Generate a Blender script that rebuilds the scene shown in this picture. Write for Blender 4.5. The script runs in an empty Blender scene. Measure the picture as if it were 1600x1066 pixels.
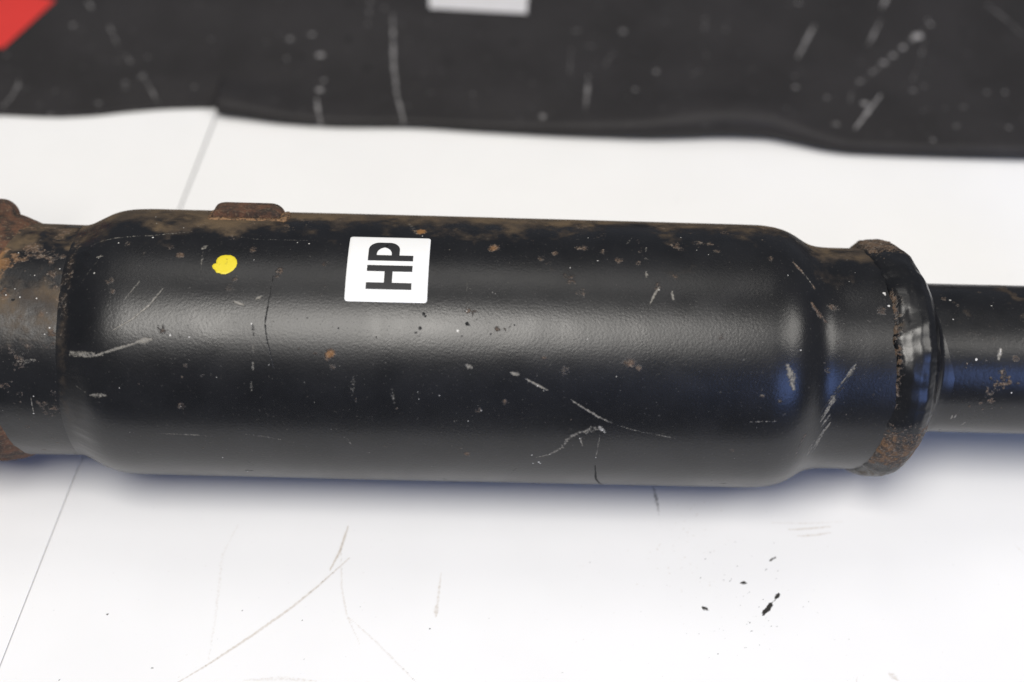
import bpy, math, random
import numpy as np

random.seed(4)
rng = np.random.default_rng(11)
sc = bpy.context.scene
COL = sc.collection

# ---------------------------------------------------------------- camera
R = 0.0604                      # radius of the canister (it lies on the panels, axis at z = R)
D, FPX = 0.7306, 2500.0         # distance camera - axis, focal length in photo pixels (1600 wide)
PITCH, ROLL = math.radians(51), math.radians(1.39)
OFF = math.degrees(PITCH) - 55
F = np.array([0, math.cos(PITCH), -math.sin(PITCH)])
_X = np.array([1.0, 0, 0]); _U = np.array([0, math.sin(PITCH), math.cos(PITCH)])
RT = math.cos(ROLL) * _X + math.sin(ROLL) * _U
UP = -math.sin(ROLL) * _X + math.cos(ROLL) * _U
CAM = np.array([0, 0, R]) - D * (F - 14.5 / FPX * UP)
cd = bpy.data.cameras.new('camera'); cam = bpy.data.objects.new('camera', cd); COL.objects.link(cam)
from mathutils import Matrix, Vector
cam.matrix_world = Matrix(((RT[0], UP[0], -F[0], CAM[0]), (RT[1], UP[1], -F[1], CAM[1]),
                           (RT[2], UP[2], -F[2], CAM[2]), (0, 0, 0, 1)))
cd.sensor_width = 36; cd.lens = FPX / 1600 * 36
cd.clip_start = 0.01; cd.clip_end = 100
cd.dof.use_dof = True; cd.dof.focus_distance = 0.695; cd.dof.aperture_fstop = 3.3
sc.camera = cam

# ---------------------------------------------------------------- light
w = bpy.data.worlds.new('World'); sc.world = w; w.use_nodes = True
bg = w.node_tree.nodes['Background']
bg.inputs[0].default_value = (0.76, 0.83, 1.0, 1); bg.inputs[1].default_value = 0.185

def area(name, loc, target, sx, sy, power, color):
    l = bpy.data.lights.new(name, 'AREA'); l.shape = 'RECTANGLE'; l.size = sx; l.size_y = sy
    l.energy = power; l.color = color
    o = bpy.data.objects.new(name, l); COL.objects.link(o); o.location = loc
    o.rotation_euler = (Vector(target) - Vector(loc)).to_track_quat('-Z', 'Y').to_euler()
    return o
WARM = (1.0, 0.962, 0.90)
area('ceiling_lamp', (-0.30, -1.00, 2.60), (-0.10, -0.1, 0), 1.05, 1.30, 61, WARM)
area('ceiling_lamp_side', (2.00, -0.65, 2.80), (0.5, 0.0, 0), 1.6, 1.2, 39, WARM)
area('ceiling_bounce_fill', (-0.20, 1.15, 2.70), (-0.10, 0.1, 0), 1.5, 0.9, 9.5, WARM)  # added fill in place of ceiling bounce, lifts upper shell and rear panel strip
area('window_light', (1.05, -1.45, 0.75), (0.2, 0, 0.05), 0.72, 0.8, 8.0, (0.26, 0.42, 1.0))

sc.view_settings.view_transform = 'Standard'; sc.view_settings.look = 'None'
sc.view_settings.exposure = 0.0; sc.view_settings.gamma = 1.0

# ---------------------------------------------------------------- helpers
def ray(px, py): return F + (px - 800) / FPX * RT - (py - 533) / FPX * UP
def on_cyl(px, py, r=R):
    """where on the round shell (x, angle from the front horizontal) a mark sits"""
    d = ray(px, py); oy, oz = CAM[1], CAM[2] - R
    A = d[1]**2 + d[2]**2; B = oy * d[1] + oz * d[2]; c = oy * oy + oz * oz - r * r
    q = max(B * B - A * c, 0.0)
    P = CAM + (-B - math.sqrt(q)) / A * d
    return P[0], math.atan2(P[2] - R, -P[1])
def on_plane(px, py, z=0.0):
    d = ray(px, py); P = CAM + (z - CAM[2]) / d[2] * d
    return P[0], P[1]

def hash2(ix, iy, seed):
    h = (ix.astype(np.int64) * 374761393 + iy.astype(np.int64) * 668265263 + seed * 974634721) & 0xffffffff
    h = ((h ^ (h >> 13)) * 1274126177) & 0xffffffff
    return ((h ^ (h >> 16)) & 0xffff) / 65535.0
def vnoise(x, y, seed=0):
    ix, iy = np.floor(x), np.floor(y); fx, fy = x - ix, y - iy
    fx = fx * fx * (3 - 2 * fx); fy = fy * fy * (3 - 2 * fy)
    a = hash2(ix, iy, seed); b = hash2(ix + 1, iy, seed); c = hash2(ix, iy + 1, seed); d = hash2(ix + 1, iy + 1, seed)
    return (a * (1 - fx) + b * fx) * (1 - fy) + (c * (1 - fx) + d * fx) * fy
def fbm(x, y, seed=0, octv=4):
    s = 0; amp = 0.5; tot = 0
    for k in range(octv):
        s = s + amp * vnoise(x * 2**k, y * 2**k, seed + 17 * k); tot += amp; amp *= 0.55
    return s / tot
def sstep(a, b, x):
    t = np.clip((x - a) / (b - a), 0, 1); return t * t * (3 - 2 * t)

def grid_mesh(name, P, mat, parent=None, attrs=None, wrap=False, smooth=True):
    """P: (n, m, 3) array of points -> one quad grid"""
    n, m = P.shape[:2]
    me = bpy.data.meshes.new(name)
    me.vertices.add(n * m); me.vertices.foreach_set('co', P.reshape(-1).astype(np.float32))
    i = np.arange(n - 1)[:, None]; jn = m if wrap else m - 1
    j = np.arange(jn)[None, :]; j2 = (j + 1) % m
    q = np.stack([i * m + j, (i + 1) * m + j, (i + 1) * m + j2, i * m + j2], -1).reshape(-1, 4)
    nf = len(q)
    me.loops.add(nf * 4); me.loops.foreach_set('vertex_index', q.reshape(-1).astype(np.int32))
    me.polygons.add(nf); me.polygons.foreach_set('loop_start', (np.arange(nf) * 4).astype(np.int32))
    me.polygons.foreach_set('loop_total', np.full(nf, 4, np.int32))
    me.polygons.foreach_set('use_smooth', np.full(nf, smooth, bool))
    me.update(calc_edges=True)
    for k, v in (attrs or {}).items():
        a = me.attributes.new(k, 'FLOAT', 'POINT'); a.data.foreach_set('value', v.reshape(-1).astype(np.float32))
    return link(name, me, mat, parent)
def poly_mesh(name, verts, faces, mat, parent=None, smooth=False):
    me = bpy.data.meshes.new(name); me.from_pydata([tuple(v) for v in verts], [], faces); me.update()
    if smooth:
        for p in me.polygons: p.use_smooth = True
    return link(name, me, mat, parent)
def link(name, me, mat, parent):
    o = bpy.data.objects.new(name, me); COL.objects.link(o); me.materials.append(mat)
    if parent: o.parent = parent
    return o

class Field:
    """mark layers over a grid given by two coordinate arrays in metres (a, b)"""
    def __init__(s, A, B): s.A, s.B, s.v = A, B, {}
    def lay(s, k):
        if k not in s.v: s.v[k] = np.zeros_like(s.A)
        return s.v[k]
    def stroke(s, k, pts, width, strength=1.0, soft=0.5, taper=True):
        L = s.lay(k); pts = [np.array(p, float) for p in pts]
        lo = np.min(pts, 0) - 3 * width; hi = np.max(pts, 0) + 3 * width
        sel = np.nonzero((s.A > lo[0]) & (s.A < hi[0]) & (s.B > lo[1]) & (s.B < hi[1]))
        if not len(sel[0]): return
        a, b = s.A[sel], s.B[sel]; best = np.full(a.shape, 9.0)
        tot = sum(np.linalg.norm(q - p) for p, q in zip(pts, pts[1:])) or 1e-9; run = 0; tt = np.zeros_like(a)
        for p, q in zip(pts, pts[1:]):
            d = q - p; l2 = max(d @ d, 1e-12)
            t = np.clip(((a - p[0]) * d[0] + (b - p[1]) * d[1]) / l2, 0, 1)
            dist = np.hypot(a - p[0] - t * d[0], b - p[1] - t * d[1])
            up = dist < best; best = np.where(up, dist, best); tt = np.where(up, (run + t * math.sqrt(l2)) / tot, tt)
            run += math.sqrt(l2)
        wl = width * ((0.45 + 0.55 * np.sin(math.pi * np.clip(tt, 0.06, 0.94))) if taper else 1.0)
        m = strength * (1 - sstep(wl * (1 - soft) * 0.5, wl * (1 + soft) * 0.5 + 1e-9, best))
        L[sel] = np.maximum(L[sel], m)
    def blob(s, k, p, r, strength=1.0, sx=1.0):
        L = s.lay(k)
        sel = np.nonzero((abs(s.A - p[0]) < 2.5 * r * sx) & (abs(s.B - p[1]) < 2.5 * r))
        d = np.hypot((s.A[sel] - p[0]) / sx, s.B[sel] - p[1]) / r
        L[sel] = np.maximum(L[sel], strength * (1 - sstep(0.25, 1.15, d)))

# ---------------------------------------------------------------- materials
class N:
    def __init__(s, name):
        s.m = bpy.data.materials.new(name); s.m.use_nodes = True; s.t = s.m.node_tree
        s.b = s.t.nodes['Principled BSDF']; s.tc = s.t.nodes.new('ShaderNodeTexCoord')
    def put(s, sock, v):
        if isinstance(v, bpy.types.NodeSocket): s.t.links.new(v, sock)
        elif hasattr(sock.default_value, '__len__') and not hasattr(v, '__len__'): sock.default_value = (v, v, v, 1)[:len(sock.default_value)]
        else: sock.default_value = (*v, 1)[:len(sock.default_value)] if hasattr(v, '__len__') else v
    def set(s, k, v): s.put(s.b.inputs[k], v)
    def noise(s, scale, detail=3, rough=0.55, dist=0.0, vec=None):
        n = s.t.nodes.new('ShaderNodeTexNoise'); s.put(n.inputs['Vector'], vec or s.tc.outputs['Object'])
        n.inputs['Scale'].default_value = scale; n.inputs['Detail'].default_value = detail
        n.inputs['Roughness'].default_value = rough; n.inputs['Distortion'].default_value = dist
        return n.outputs['Fac']
    def math(s, op, a, b=0.0, c=0.0):
        n = s.t.nodes.new('ShaderNodeMath'); n.operation = op
        for i, v in enumerate((a, b, c)): s.put(n.inputs[i], v)
        return n.outputs[0]
    def ss(s, v, a, b, lo=0.0, hi=1.0):
        n = s.t.nodes.new('ShaderNodeMapRange'); n.interpolation_type = 'SMOOTHSTEP'
        for i, q in enumerate((v, a, b, lo, hi)): s.put(n.inputs[i], q)
        return n.outputs[0]
    def mix(s, f, a, b):
        n = s.t.nodes.new('ShaderNodeMix'); n.data_type = 'RGBA'
        s.put(n.inputs[0], f); s.put(n.inputs[6], a); s.put(n.inputs[7], b); return n.outputs[2]
    def fmix(s, f, a, b):
        n = s.t.nodes.new('ShaderNodeMix'); n.data_type = 'FLOAT'
        s.put(n.inputs[0], f); s.put(n.inputs[2], a); s.put(n.inputs[3], b); return n.outputs[0]
    def attr(s, k):
        n = s.t.nodes.new('ShaderNodeAttribute'); n.attribute_name = k; return n.outputs['Fac']
    def bump(s, h, dist, strength=1.0, normal=None):
        n = s.t.nodes.new('ShaderNodeBump'); s.put(n.inputs['Height'], h)
        n.inputs['Distance'].default_value = dist; n.inputs['Strength'].default_value = strength
        if normal: s.put(n.inputs['Normal'], normal)
        return n.outputs['Normal']

def black_paint(name, rough, peel, peel_scale=650, base=(0.0055, 0.0055, 0.0060)):
    s = N(name)
    n1 = s.noise(900, 4, 0.65); n2 = s.noise(260, 4, 0.6); n3 = s.noise(60, 3)
    rust = s.ss(s.math('ADD', s.attr('rust'), s.math('MULTIPLY', s.math('SUBTRACT', s.math('ADD', s.math('MULTIPLY', n1, 0.5), s.math('MULTIPLY', n2, 0.5)), 0.5), 2.6)), 0.40, 0.95)
    dust = s.ss(s.math('ADD', s.attr('dust'), s.math('MULTIPLY', s.math('SUBTRACT', n2, 0.5), 0.9)), 0.12, 1.15)
    scr = s.ss(s.math('ADD', s.attr('scratch'), s.math('MULTIPLY', s.math('SUBTRACT', n1, 0.5), 2.2)), 0.25, 1.05)
    n0 = s.noise(1500, 3, 0.6)
    chip = s.math('MULTIPLY', s.ss(s.math('ADD', s.attr('fleck'), s.math('MULTIPLY', s.math('SUBTRACT', n0, 0.5), 1.1)), 0.30, 0.85), 0.85)
    dark = s.ss(s.math('ADD', s.attr('dark'), s.math('MULTIPLY', s.math('SUBTRACT', n1, 0.5), 1.4)), 0.35, 0.95)
    rc = s.mix(s.ss(n2, 0.35, 0.65), (0.030, 0.020, 0.014), (0.135, 0.082, 0.048))
    rc = s.mix(s.ss(n1, 0.45, 0.72), rc, (0.20, 0.165, 0.135))
    rc = s.mix(s.attr('orange'), rc, (0.29, 0.135, 0.038))
    dc = s.mix(s.ss(n3, 0.35, 0.65), (0.060, 0.043, 0.029), (0.145, 0.098, 0.052))
    c = s.mix(s.ss(n3, 0.3, 0.7), base, tuple(v * 1.7 for v in base))
    c = s.mix(s.math('MULTIPLY', dust, 0.85), c, dc)
    c = s.mix(s.math('MULTIPLY', rust, 0.9), c, rc)
    c = s.mix(s.math('MULTIPLY', scr, 0.52), c, (0.44, 0.41, 0.35))
    c = s.mix(chip, c, (0.72, 0.70, 0.66))
    c = s.mix(dark, c, (0.003, 0.003, 0.003))
    s.set('Base Color', c)
    r = s.fmix(s.ss(s.noise(22, 4, 0.6, 0.6), 0.35, 0.65), rough - 0.015, rough + 0.05)
    r = s.fmix(s.math('MAXIMUM', rust, s.math('MAXIMUM', dust, s.math('MAXIMUM', scr, dark))), r, 0.85)
    s.set('Roughness', r); s.set('Specular IOR Level', 0.52)
    pn = s.noise(peel_scale, 2, 0.5)
    nb = s.bump(pn, peel)
    nb = s.bump(s.math('MULTIPLY', s.math('MAXIMUM', rust, dust), n1), 0.0006, 0.7, nb)
    nb = s.bump(s.math('SUBTRACT', 0.0, s.math('MAXIMUM', scr, dark)), 0.00015, 0.6, nb)
    s.set('Normal', nb)
    return s.m
M_SHELL = black_paint('black satin paint', 0.30, 0.00006, 950)
M_PIPE = black_paint('black pipe paint', 0.27, 0.00006)
M_WELD = black_paint('glossy black weld paint', 0.27, 0.00005, 420)
def rusty(name):
    s = N(name); n1 = s.noise(800, 4, 0.65); n2 = s.noise(170, 4, 0.6)
    c = s.mix(s.ss(n2, 0.35, 0.65), (0.036, 0.024, 0.018), (0.125, 0.058, 0.032))
    c = s.mix(s.ss(n1, 0.52, 0.75), c, (0.19, 0.145, 0.09))
    s.set('Base Color', c); s.set('Roughness', 0.85); s.set('Normal', s.bump(n1, 0.0008, 0.8)); return s.m
M_RUST = rusty('rusty steel')

s = N('white panel plastic')
n1 = s.noise(700, 3); n2 = s.noise(14, 3)
mk = s.ss(s.math('ADD', s.attr('mark'), s.math('MULTIPLY', s.math('SUBTRACT', n1, 0.5), 1.7)), 0.30, 0.95)
stn = s.ss(s.math('ADD', s.attr('stain'), s.math('MULTIPLY', s.math('SUBTRACT', n1, 0.5), 0.8)), 0.15, 1.0)
c = s.mix(s.ss(n2, 0.3, 0.7), (0.84, 0.84, 0.84), (0.82, 0.82, 0.82))
c = s.mix(s.math('MULTIPLY', stn, 0.6), c, (0.40, 0.31, 0.21))
c = s.mix(mk, c, (0.03, 0.028, 0.026))
s.set('Base Color', c); s.set('Roughness', 0.6); s.set('Specular IOR Level', 0.2); M_PANEL = s.m

s = N('tabletop board'); s.set('Base Color', s.mix(s.noise(40), (0.33, 0.33, 0.36), (0.42, 0.42, 0.45))); s.set('Roughness', 0.6); M_TABLE = s.m

s = N('black mat rubber')
n1 = s.noise(500, 3); n2 = s.noise(22, 3); n4 = s.noise(190, 4, 0.65)
sc_ = s.ss(s.math('ADD', s.attr('scuff'), s.math('MULTIPLY', s.math('SUBTRACT', n4, 0.5), 1.3)), 0.12, 1.0)
c = s.mix(s.ss(n2, 0.3, 0.7), (0.025, 0.0235, 0.024), (0.032, 0.030, 0.031))
c = s.mix(s.math('MULTIPLY', s.attr('dark'), 0.6), c, (0.012, 0.012, 0.012))
s.set('Base Color', s.mix(sc_, c, (0.34, 0.33, 0.33)))
s.set('Roughness', 0.55); s.set('Specular IOR Level', 0.16); s.set('Normal', s.bump(n1, 0.0002, 0.4)); M_MAT = s.m

def plain(name, col, rough=0.5, var=0.06, scale=120):
    s = N(name); s.set('Base Color', s.mix(s.noise(scale), tuple(v * (1 - var) for v in col), tuple(v * (1 + var) for v in col)))
    s.set('Roughness', rough); return s.m
M_RED = plain('red print', (0.62, 0.035, 0.028))
M_LABEL = plain('pale label', (0.62, 0.61, 0.62))
s = N('sticker paper'); s.set('Base Color', s.mix(s.noise(90), (0.85, 0.85, 0.84), (0.88, 0.88, 0.87))); s.set('Roughness', 0.38); M_STICK = s.m
s = N('sticker ink'); s.set('Base Color', s.mix(s.noise(800), (0.012, 0.012, 0.013), (0.022, 0.022, 0.023))); s.set('Roughness', 0.5); M_INK = s.m
s = N('yellow paint')
n1 = s.noise(330, 3)
s.set('Base Color', s.mix(s.ss(n1, 0.62, 0.74), (0.74, 0.60, 0.025), (0.36, 0.27, 0.02))); s.set('Roughness', 0.45)
s.set('Normal', s.bump(n1, 0.0004, 0.5)); M_YEL = s.m

# ---------------------------------------------------------------- the setting: tabletop and its two white panels
SEAM_A, SEAM_B = np.array(on_plane(0, 1040)), np.array(on_plane(336, 186))
def seam_x(y): return SEAM_A[0] + (y - SEAM_A[1]) * (SEAM_B[0] - SEAM_A[0]) / (SEAM_B[1] - SEAM_A[1])
T0, PT = -0.0034, 0.003         # tabletop level, panel thickness (panel tops at z = 0)
tt = poly_mesh('tabletop', [(-1.2, -0.24, T0), (1.2, -0.24, T0), (1.2, 0.9, T0), (-1.2, 0.9, T0),
                            (-1.2, -0.24, T0 - 0.03), (1.2, -0.24, T0 - 0.03), (1.2, 0.9, T0 - 0.03), (-1.2, 0.9, T0 - 0.03)],
               [(0, 1, 2, 3), (7, 6, 5, 4), (0, 4, 5, 1), (1, 5, 6, 2), (2, 6, 7, 3), (3, 7, 4, 0)], M_TABLE)
tt['kind'] = 'structure'; tt['label'] = 'flat tabletop under the white panels'

def smooth_interp(xq, xs, ys):
    xs, ys = np.array(xs), np.array(ys)
    h = np.diff(xs); d = np.diff(ys) / h; m = np.zeros_like(ys)
    m[1:-1] = np.where(d[:-1] * d[1:] > 0, 2 * d[:-1] * d[1:] / (d[:-1] + d[1:] + 1e-12), 0); m[0], m[-1] = d[0], d[-1]
    k = np.clip(np.searchsorted(xs, xq) - 1, 0, len(xs) - 2); t = np.clip((xq - xs[k]) / h[k], 0, 1)
    return (ys[k] * (1 + 2 * t) * (1 - t)**2 + m[k] * h[k] * t * (1 - t)**2 + ys[k + 1] * t * t * (3 - 2 * t) + m[k + 1] * h[k] * t * t * (t - 1))
FLAT = [[-1.0, 1.0], [0.44, 0.44], [0.0, 0.0]]
def panel(E, right, us, vs):
    U_, V = np.meshgrid(us, vs, indexing='ij')
    Yf = -0.225; Y = Yf + V * 0.6
    for _ in range(4):
        sx = seam_x(Y) + (1 if right else -1) * (0.00010 + 0.0004 * sstep(0.02, 0.2, Y))
        X = sx + U_ * ((1.0 - sx) if right else (-1.0 - sx))
        ye = 0.44; Y = Yf + V * (ye - Yf)
    Z = 0.00035 * (fbm(X * 7 + 3, Y * 7 + 5, 201, 3) - .5) * sstep(0.09, 0.14, abs(Y) + 0 * X)      # sheets are never dead flat
    return X, Y, Z
def close_slab(name, X, Y, Z, mat, parent, attrs, flip):
    # top sheet with a folded-down rim of the panel's thickness
    P = np.stack([X, Y, Z], -1)
    ring = lambda A, dz: np.concatenate([A[:1] * 1, A, A[-1:]], 0)
    Q = np.pad(P, ((1, 1), (1, 1), (0, 0)), mode='edge'); Q[0, :, 2] -= PT; Q[-1, :, 2] -= PT
    Q[1:-1, 0, 2] -= PT; Q[1:-1, -1, 2] -= PT
    at = {k: np.pad(v, 1, mode='edge') for k, v in attrs.items()}
    if flip: Q = Q[::-1]; at = {k: v[::-1] for k, v in at.items()}
    o = grid_mesh(name, Q, mat, parent, at)
    me = o.data; sm = np.ones(len(me.polygons), bool)
    nn = Q.shape[1] - 1; idx = np.arange(len(me.polygons)); i, j = idx // nn, idx % nn
    sm[(i == 0) | (j == 0) | (i == Q.shape[0] - 2) | (j == nn - 1)] = False
    me.polygons.foreach_set('use_smooth', sm); me.update()
    return o
# right panel: dense where its scratches can be seen
xs_w = np.concatenate([np.linspace(0, 0.40, 760), np.linspace(0.405, 1, 30)])
yv = lambda y: (y + 0.42) / 0.6
vs = np.concatenate([np.linspace(0, 0.06, 6), np.linspace(0.065, 0.37, 300), np.linspace(0.375, 1, 80)])
X, Y, Z = panel(FLAT, True, xs_w, vs)
f = Field(X, Y); PXM = 0.00031
pl = lambda pts: [on_plane(*p) for p in pts]
f.lay('mark'); f.lay('stain')
def tm(k, pts, wpx, st): f.stroke(k, pl(pts), wpx * PXM * 1.2, st * 1.1, 0.7)
tm('stain', [(544, 822), (531, 862), (515, 892)], 3.2, 0.85); tm('mark', [(544, 824), (531, 862), (522, 880)], 1.6, 0.42)
tm('stain', [(546, 872), (499, 914), (459, 947), (394, 993), (324, 1039), (272, 1070)], 4.0, 0.62); tm('mark', [(530, 886), (499, 914), (470, 938)], 2.0, 0.38)
tm('stain', [(533, 862), (534, 919), (542, 962), (562, 1006)], 3, 0.5); tm('stain', [(542, 962), (591, 1006), (652, 1068)], 3, 0.5)
tm('mark', [(533, 862), (534, 890)], 1.6, 0.35); tm('mark', [(615, 1028), (652, 1068)], 1.8, 0.32); tm('mark', [(340, 1028), (318, 1043)], 2, 0.33)
tm('stain', [(372, 820), (348, 866), (337, 962), (326, 1030)], 5, 0.33); tm('stain', [(381, 1063), (440, 1060), (494, 1064)], 6, 0.4)
tm('stain', [(689, 896), (684, 940), (681, 964)], 4, 0.5); tm('stain', [(683, 944), (681, 962)], 6, 0.6)
for k in range(16):
    t = random.uniform(0, 1); q = (1191 + 13 * t + random.gauss(0, 1.2), 960 - 14 * t + random.gauss(0, 1.2)); tm('mark', [q, (q[0] + random.uniform(1, 4), q[1] - random.uniform(1, 5))], random.uniform(3, 5), 1.1)
tm('mark', [(1206, 943), (1213, 934)], 3, .55); tm('mark', [(1212, 935), (1217, 928)], 6, 1.0)
tm('mark', [(1158, 911), (1166, 911)], 5, 1.0); tm('mark', [(1098, 949), (1105, 953)], 6, 1.0); tm('mark', [(1203, 876), (1212, 871)], 3.5, 0.9)
tm('mark', [(1196, 892), (1200, 886)], 3, 0.5); tm('mark', [(1020, 760), (1025, 777), (1029, 800)], 4.5, 0.62)
tm('mark', [(1029, 800), (1033, 828)], 2, 0.3)
tm('stain', [(1232, 828), (1265, 826), (1298, 823)], 3, 0.65); tm('stain', [(1245, 838), (1275, 836), (1300, 832)], 3, 0.6)
tm('stain', [(1206, 817), (1260, 818), (1320, 815)], 3, 0.42); tm('stain', [(1390, 1052), (1402, 1062)], 9, 0.5)
tm('stain', [(1585, 850), (1600, 866)], 3, 0.4); tm('stain', [(1340, 1058), (1338, 1066)], 4, 0.4)
for (px, py, r, st) in [(168, 960, 2.6, 1.3), (238, 1044, 3.0, 0.9), (92, 1063, 2.2, 0.8), (379, 954, 1.4, 0.7), (472, 970, 1.6, 0.8), (475, 1030, 1.5, 0.7),
                        (672, 983, 1.8, 0.9), (348, 788, 2, 0.5), (275, 779, 1.6, 0.6), (1165, 1012, 1.9, 0.7), (1221, 1032, 1.6, 0.8), (929, 864, 1.6, .7), (922, 879, 1.8, .7),
                        (925, 909, 1.5, .6), (1255, 949, 2, .6), (1143, 905, 2.5, .8), (1131, 906, 1.8, .7), (1198, 800, 2.2, .6), (1205, 807, 1.8, .6), (1002, 955, 2.2, .5), (1380, 879, 1.5, .6)]:
    f.blob('mark', on_plane(px, py), r * PXM, st)
for k in range(150):
    px, py = random.gauss(1150, 55), random.gauss(930, 45)
    f.blob('mark', on_plane(px, py), random.uniform(0.7, 1.7) * PXM, random.uniform(0.25, 0.8))
for k in range(46):
    f.blob('mark', on_plane(random.gauss(1180, 22), random.gauss(978, 9)), random.uniform(0.7, 1.8) * PXM, random.uniform(0.3, 0.8))
for k in range(150):
    f.blob('stain', on_plane(random.gauss(1080, 35), random.gauss(860, 45)), random.uniform(1, 3.2) * PXM, random.uniform(0.2, 0.6))
for k in range(420):
    f.blob(random.choice(['stain', 'stain', 'mark']), on_plane(random.uniform(20, 1600), random.uniform(770, 1066)), random.uniform(0.7, 1.9) * PXM, random.uniform(0.2, 0.6))
for (px, py, r, st) in [(868, 262, 9, .3), (1050, 318, 8, .16), (570, 240, 12, .12), (1520, 420, 12, .12)]:
    f.blob('stain', on_plane(px, py), r * PXM, st)
tm('mark', [(1045, 325), (1070, 305)], 5, 0.24); tm('mark', [(1565, 418), (1590, 438)], 5, 0.26)
p1 = close_slab('panel', X, Y, Z, M_PANEL, tt, f.v, False)
p1['label'] = 'large white panel with scuffs and brown scratches under the canister'
us = np.concatenate([np.linspace(0, 0.12, 200), np.linspace(0.125, 1, 20)])
vs = np.concatenate([np.linspace(0, 0.06, 6), np.linspace(0.065, 0.37, 180), np.linspace(0.375, 1, 60)])
X, Y, Z = panel(FLAT, False, us, vs); f = Field(X, Y); f.lay('mark'); f.lay('stain')
for k in range(40):
    f.blob('mark', on_plane(random.uniform(0, 100), random.uniform(800, 1066)), random.uniform(0.7, 1.8) * PXM, random.uniform(0.2, 0.6))
p2 = close_slab('panel', X, Y, Z, M_PANEL, tt, f.v, True)
p2['label'] = 'clean white panel beside the seam at the flange end'

# ---------------------------------------------------------------- black mat lying on the panels, its wavy front edge rolled under
ROLL_EDGE = [(-500, 188, .5), (-60, 181, .6), (0, 181, .6), (80, 184, .7), (140, 182, .7), (200, 176, .6), (270, 171, .5), (337, 170, .5), (344, 180, 5.2), (380, 185, 4.8), (450, 194, 3.6), (530, 199, 3.0), (640, 200, 2.9),
             (760, 207, 3.4), (900, 214, 4.6), (1000, 217, 6.2), (1060, 216, 7.8), (1140, 214, 8.8), (1190, 216, 8.2), (1240, 225, 6.6), (1290, 236, 5.0), (1330, 241, 4.3), (1450, 246, 4.2), (1600, 250, 4.4), (2100, 262, 4.4)]
_e = [on_plane(a, b) for a, b, c in ROLL_EDGE]
_ex = [p[0] for p in _e]; _ey = [p[1] for p in _e]; _er = [c[2] * 1e-3 for c in ROLL_EDGE]
_sx = [-1.0, -0.30, -0.08, 0.10, 0.30, 1.0]; _sr = [0.0006, 0.0008, 0.0030, 0.0058, 0.0045, 0.0045]
def mat_z(X, Y):
    X = np.asarray(X, float); Y = np.asarray(Y, float)
    ye = smooth_interp(X, _ex, _ey); ro = smooth_interp(X, _ex, _er); d = np.maximum(Y - ye - .414 * ro, 0)
    b = sstep(0.015, 0.10, d); r2 = smooth_interp(X, _sx, _sr); k = sstep(0.0, 0.028, d); rm = ro * (1 - k) + r2 * k
    return 0.0010 + 2 * rm * (1 - 0.8 * sstep(0.0, 0.085, d)) + b * (0.004 + 0.0022 * np.sin(X * 9 + 1.2 + Y * 5) + 0.0014 * np.sin(X * 21 + Y * 14))
gx = np.concatenate([np.linspace(-0.80, -0.36, 30), np.linspace(-0.355, 0.36, 860), np.linspace(0.365, 0.80, 30)])
ph = np.radians(np.linspace(-85, 86, 30))
dd = np.concatenate([np.linspace(0.0002, 0.20, 300), np.linspace(0.204, 0.42, 40)])
ye = smooth_interp(gx, _ex, _ey)[:, None]; ro = smooth_interp(gx, _ex, _er)[:, None]; yc = ye + .414 * ro
Yc = yc - ro * np.cos(ph)[None]; Zc = 0.0010 + ro + ro * np.sin(ph)[None]
Yd = yc + dd[None] + 0 * ro; Xd = np.repeat(gx[:, None], len(dd), 1)
Y = np.concatenate([Yc, Yd], 1); X = np.repeat(gx[:, None], Y.shape[1], 1); Z = np.concatenate([Zc, mat_z(Xd, Yd)], 1)
f = Field(X, Y); f.lay('scuff'); f.lay('dark'); MM = 0.00036
pl6 = lambda pts: [on_plane(*p, 0.006) for p in pts]
def ms(pts, wpx, st): f.stroke('scuff', pl6(pts), wpx * MM * .72, st * 1.5, 0.9)
def mb(px, py, r, st, k='scuff'): f.blob(k, on_plane(px, py, 0.006), r * MM * random.uniform(.75, 1.1), st * 1.35, random.uniform(.6, 1.5))
for q in [(1454, 36, 6, .6), (1450, 30, 4, .5), (1434, 56, 9, .85), (1427, 60, 5, .6), (1411, 74, 7, .65), (1396, 87, 7, .6), (1381, 99, 7, .55), (1363, 114, 7, .42), (1343, 131, 7, .38), (1349, 169, 7, .65),
          (1240, 124, 5, .3), (1241, 144, 6, .42), (1103, 88, 8, .3), (1024, 118, 8, .4), (1247, 6, 6, .55), (1225, 186, 6, .38), (1290, 160, 7, .3), (1303, 204, 6, .35), (1456, 227, 6, .38),
          (1425, 145, 6, .35), (1442, 137, 5, .3), (1541, 147, 6, .38), (1570, 147, 6, .4), (1505, 173, 7, .33), (1492, 205, 7, .3), (1573, 208, 6, .3), (1136, 42, 6, .28), (1151, 132, 6, .25),
          (113, 36, 7, .45), (28, 128, 6, .42), (76, 174, 6, .38), (106, 174, 5, .36), (151, 155, 6, .3), (303, 131, 6, .32), (501, 88, 7, .62), (487, 58, 6, .4), (506, 126, 6, .42), (500, 141, 7, .52), (482, 57, 5, .3),
          (454, 64, 7, .38), (448, 92, 7, .38), (230, 86, 7, .36), (222, 115, 9, .3), (195, 124, 6, .25), (973, 49, 8, .48), (901, 49, 6, .33), (1025, 118, 8, .36), (991, 150, 6, .36), (848, 190, 7, .4), (922, 73, 6, .3), (985, 88, 6, .25)]:
    mb(*q)
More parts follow.
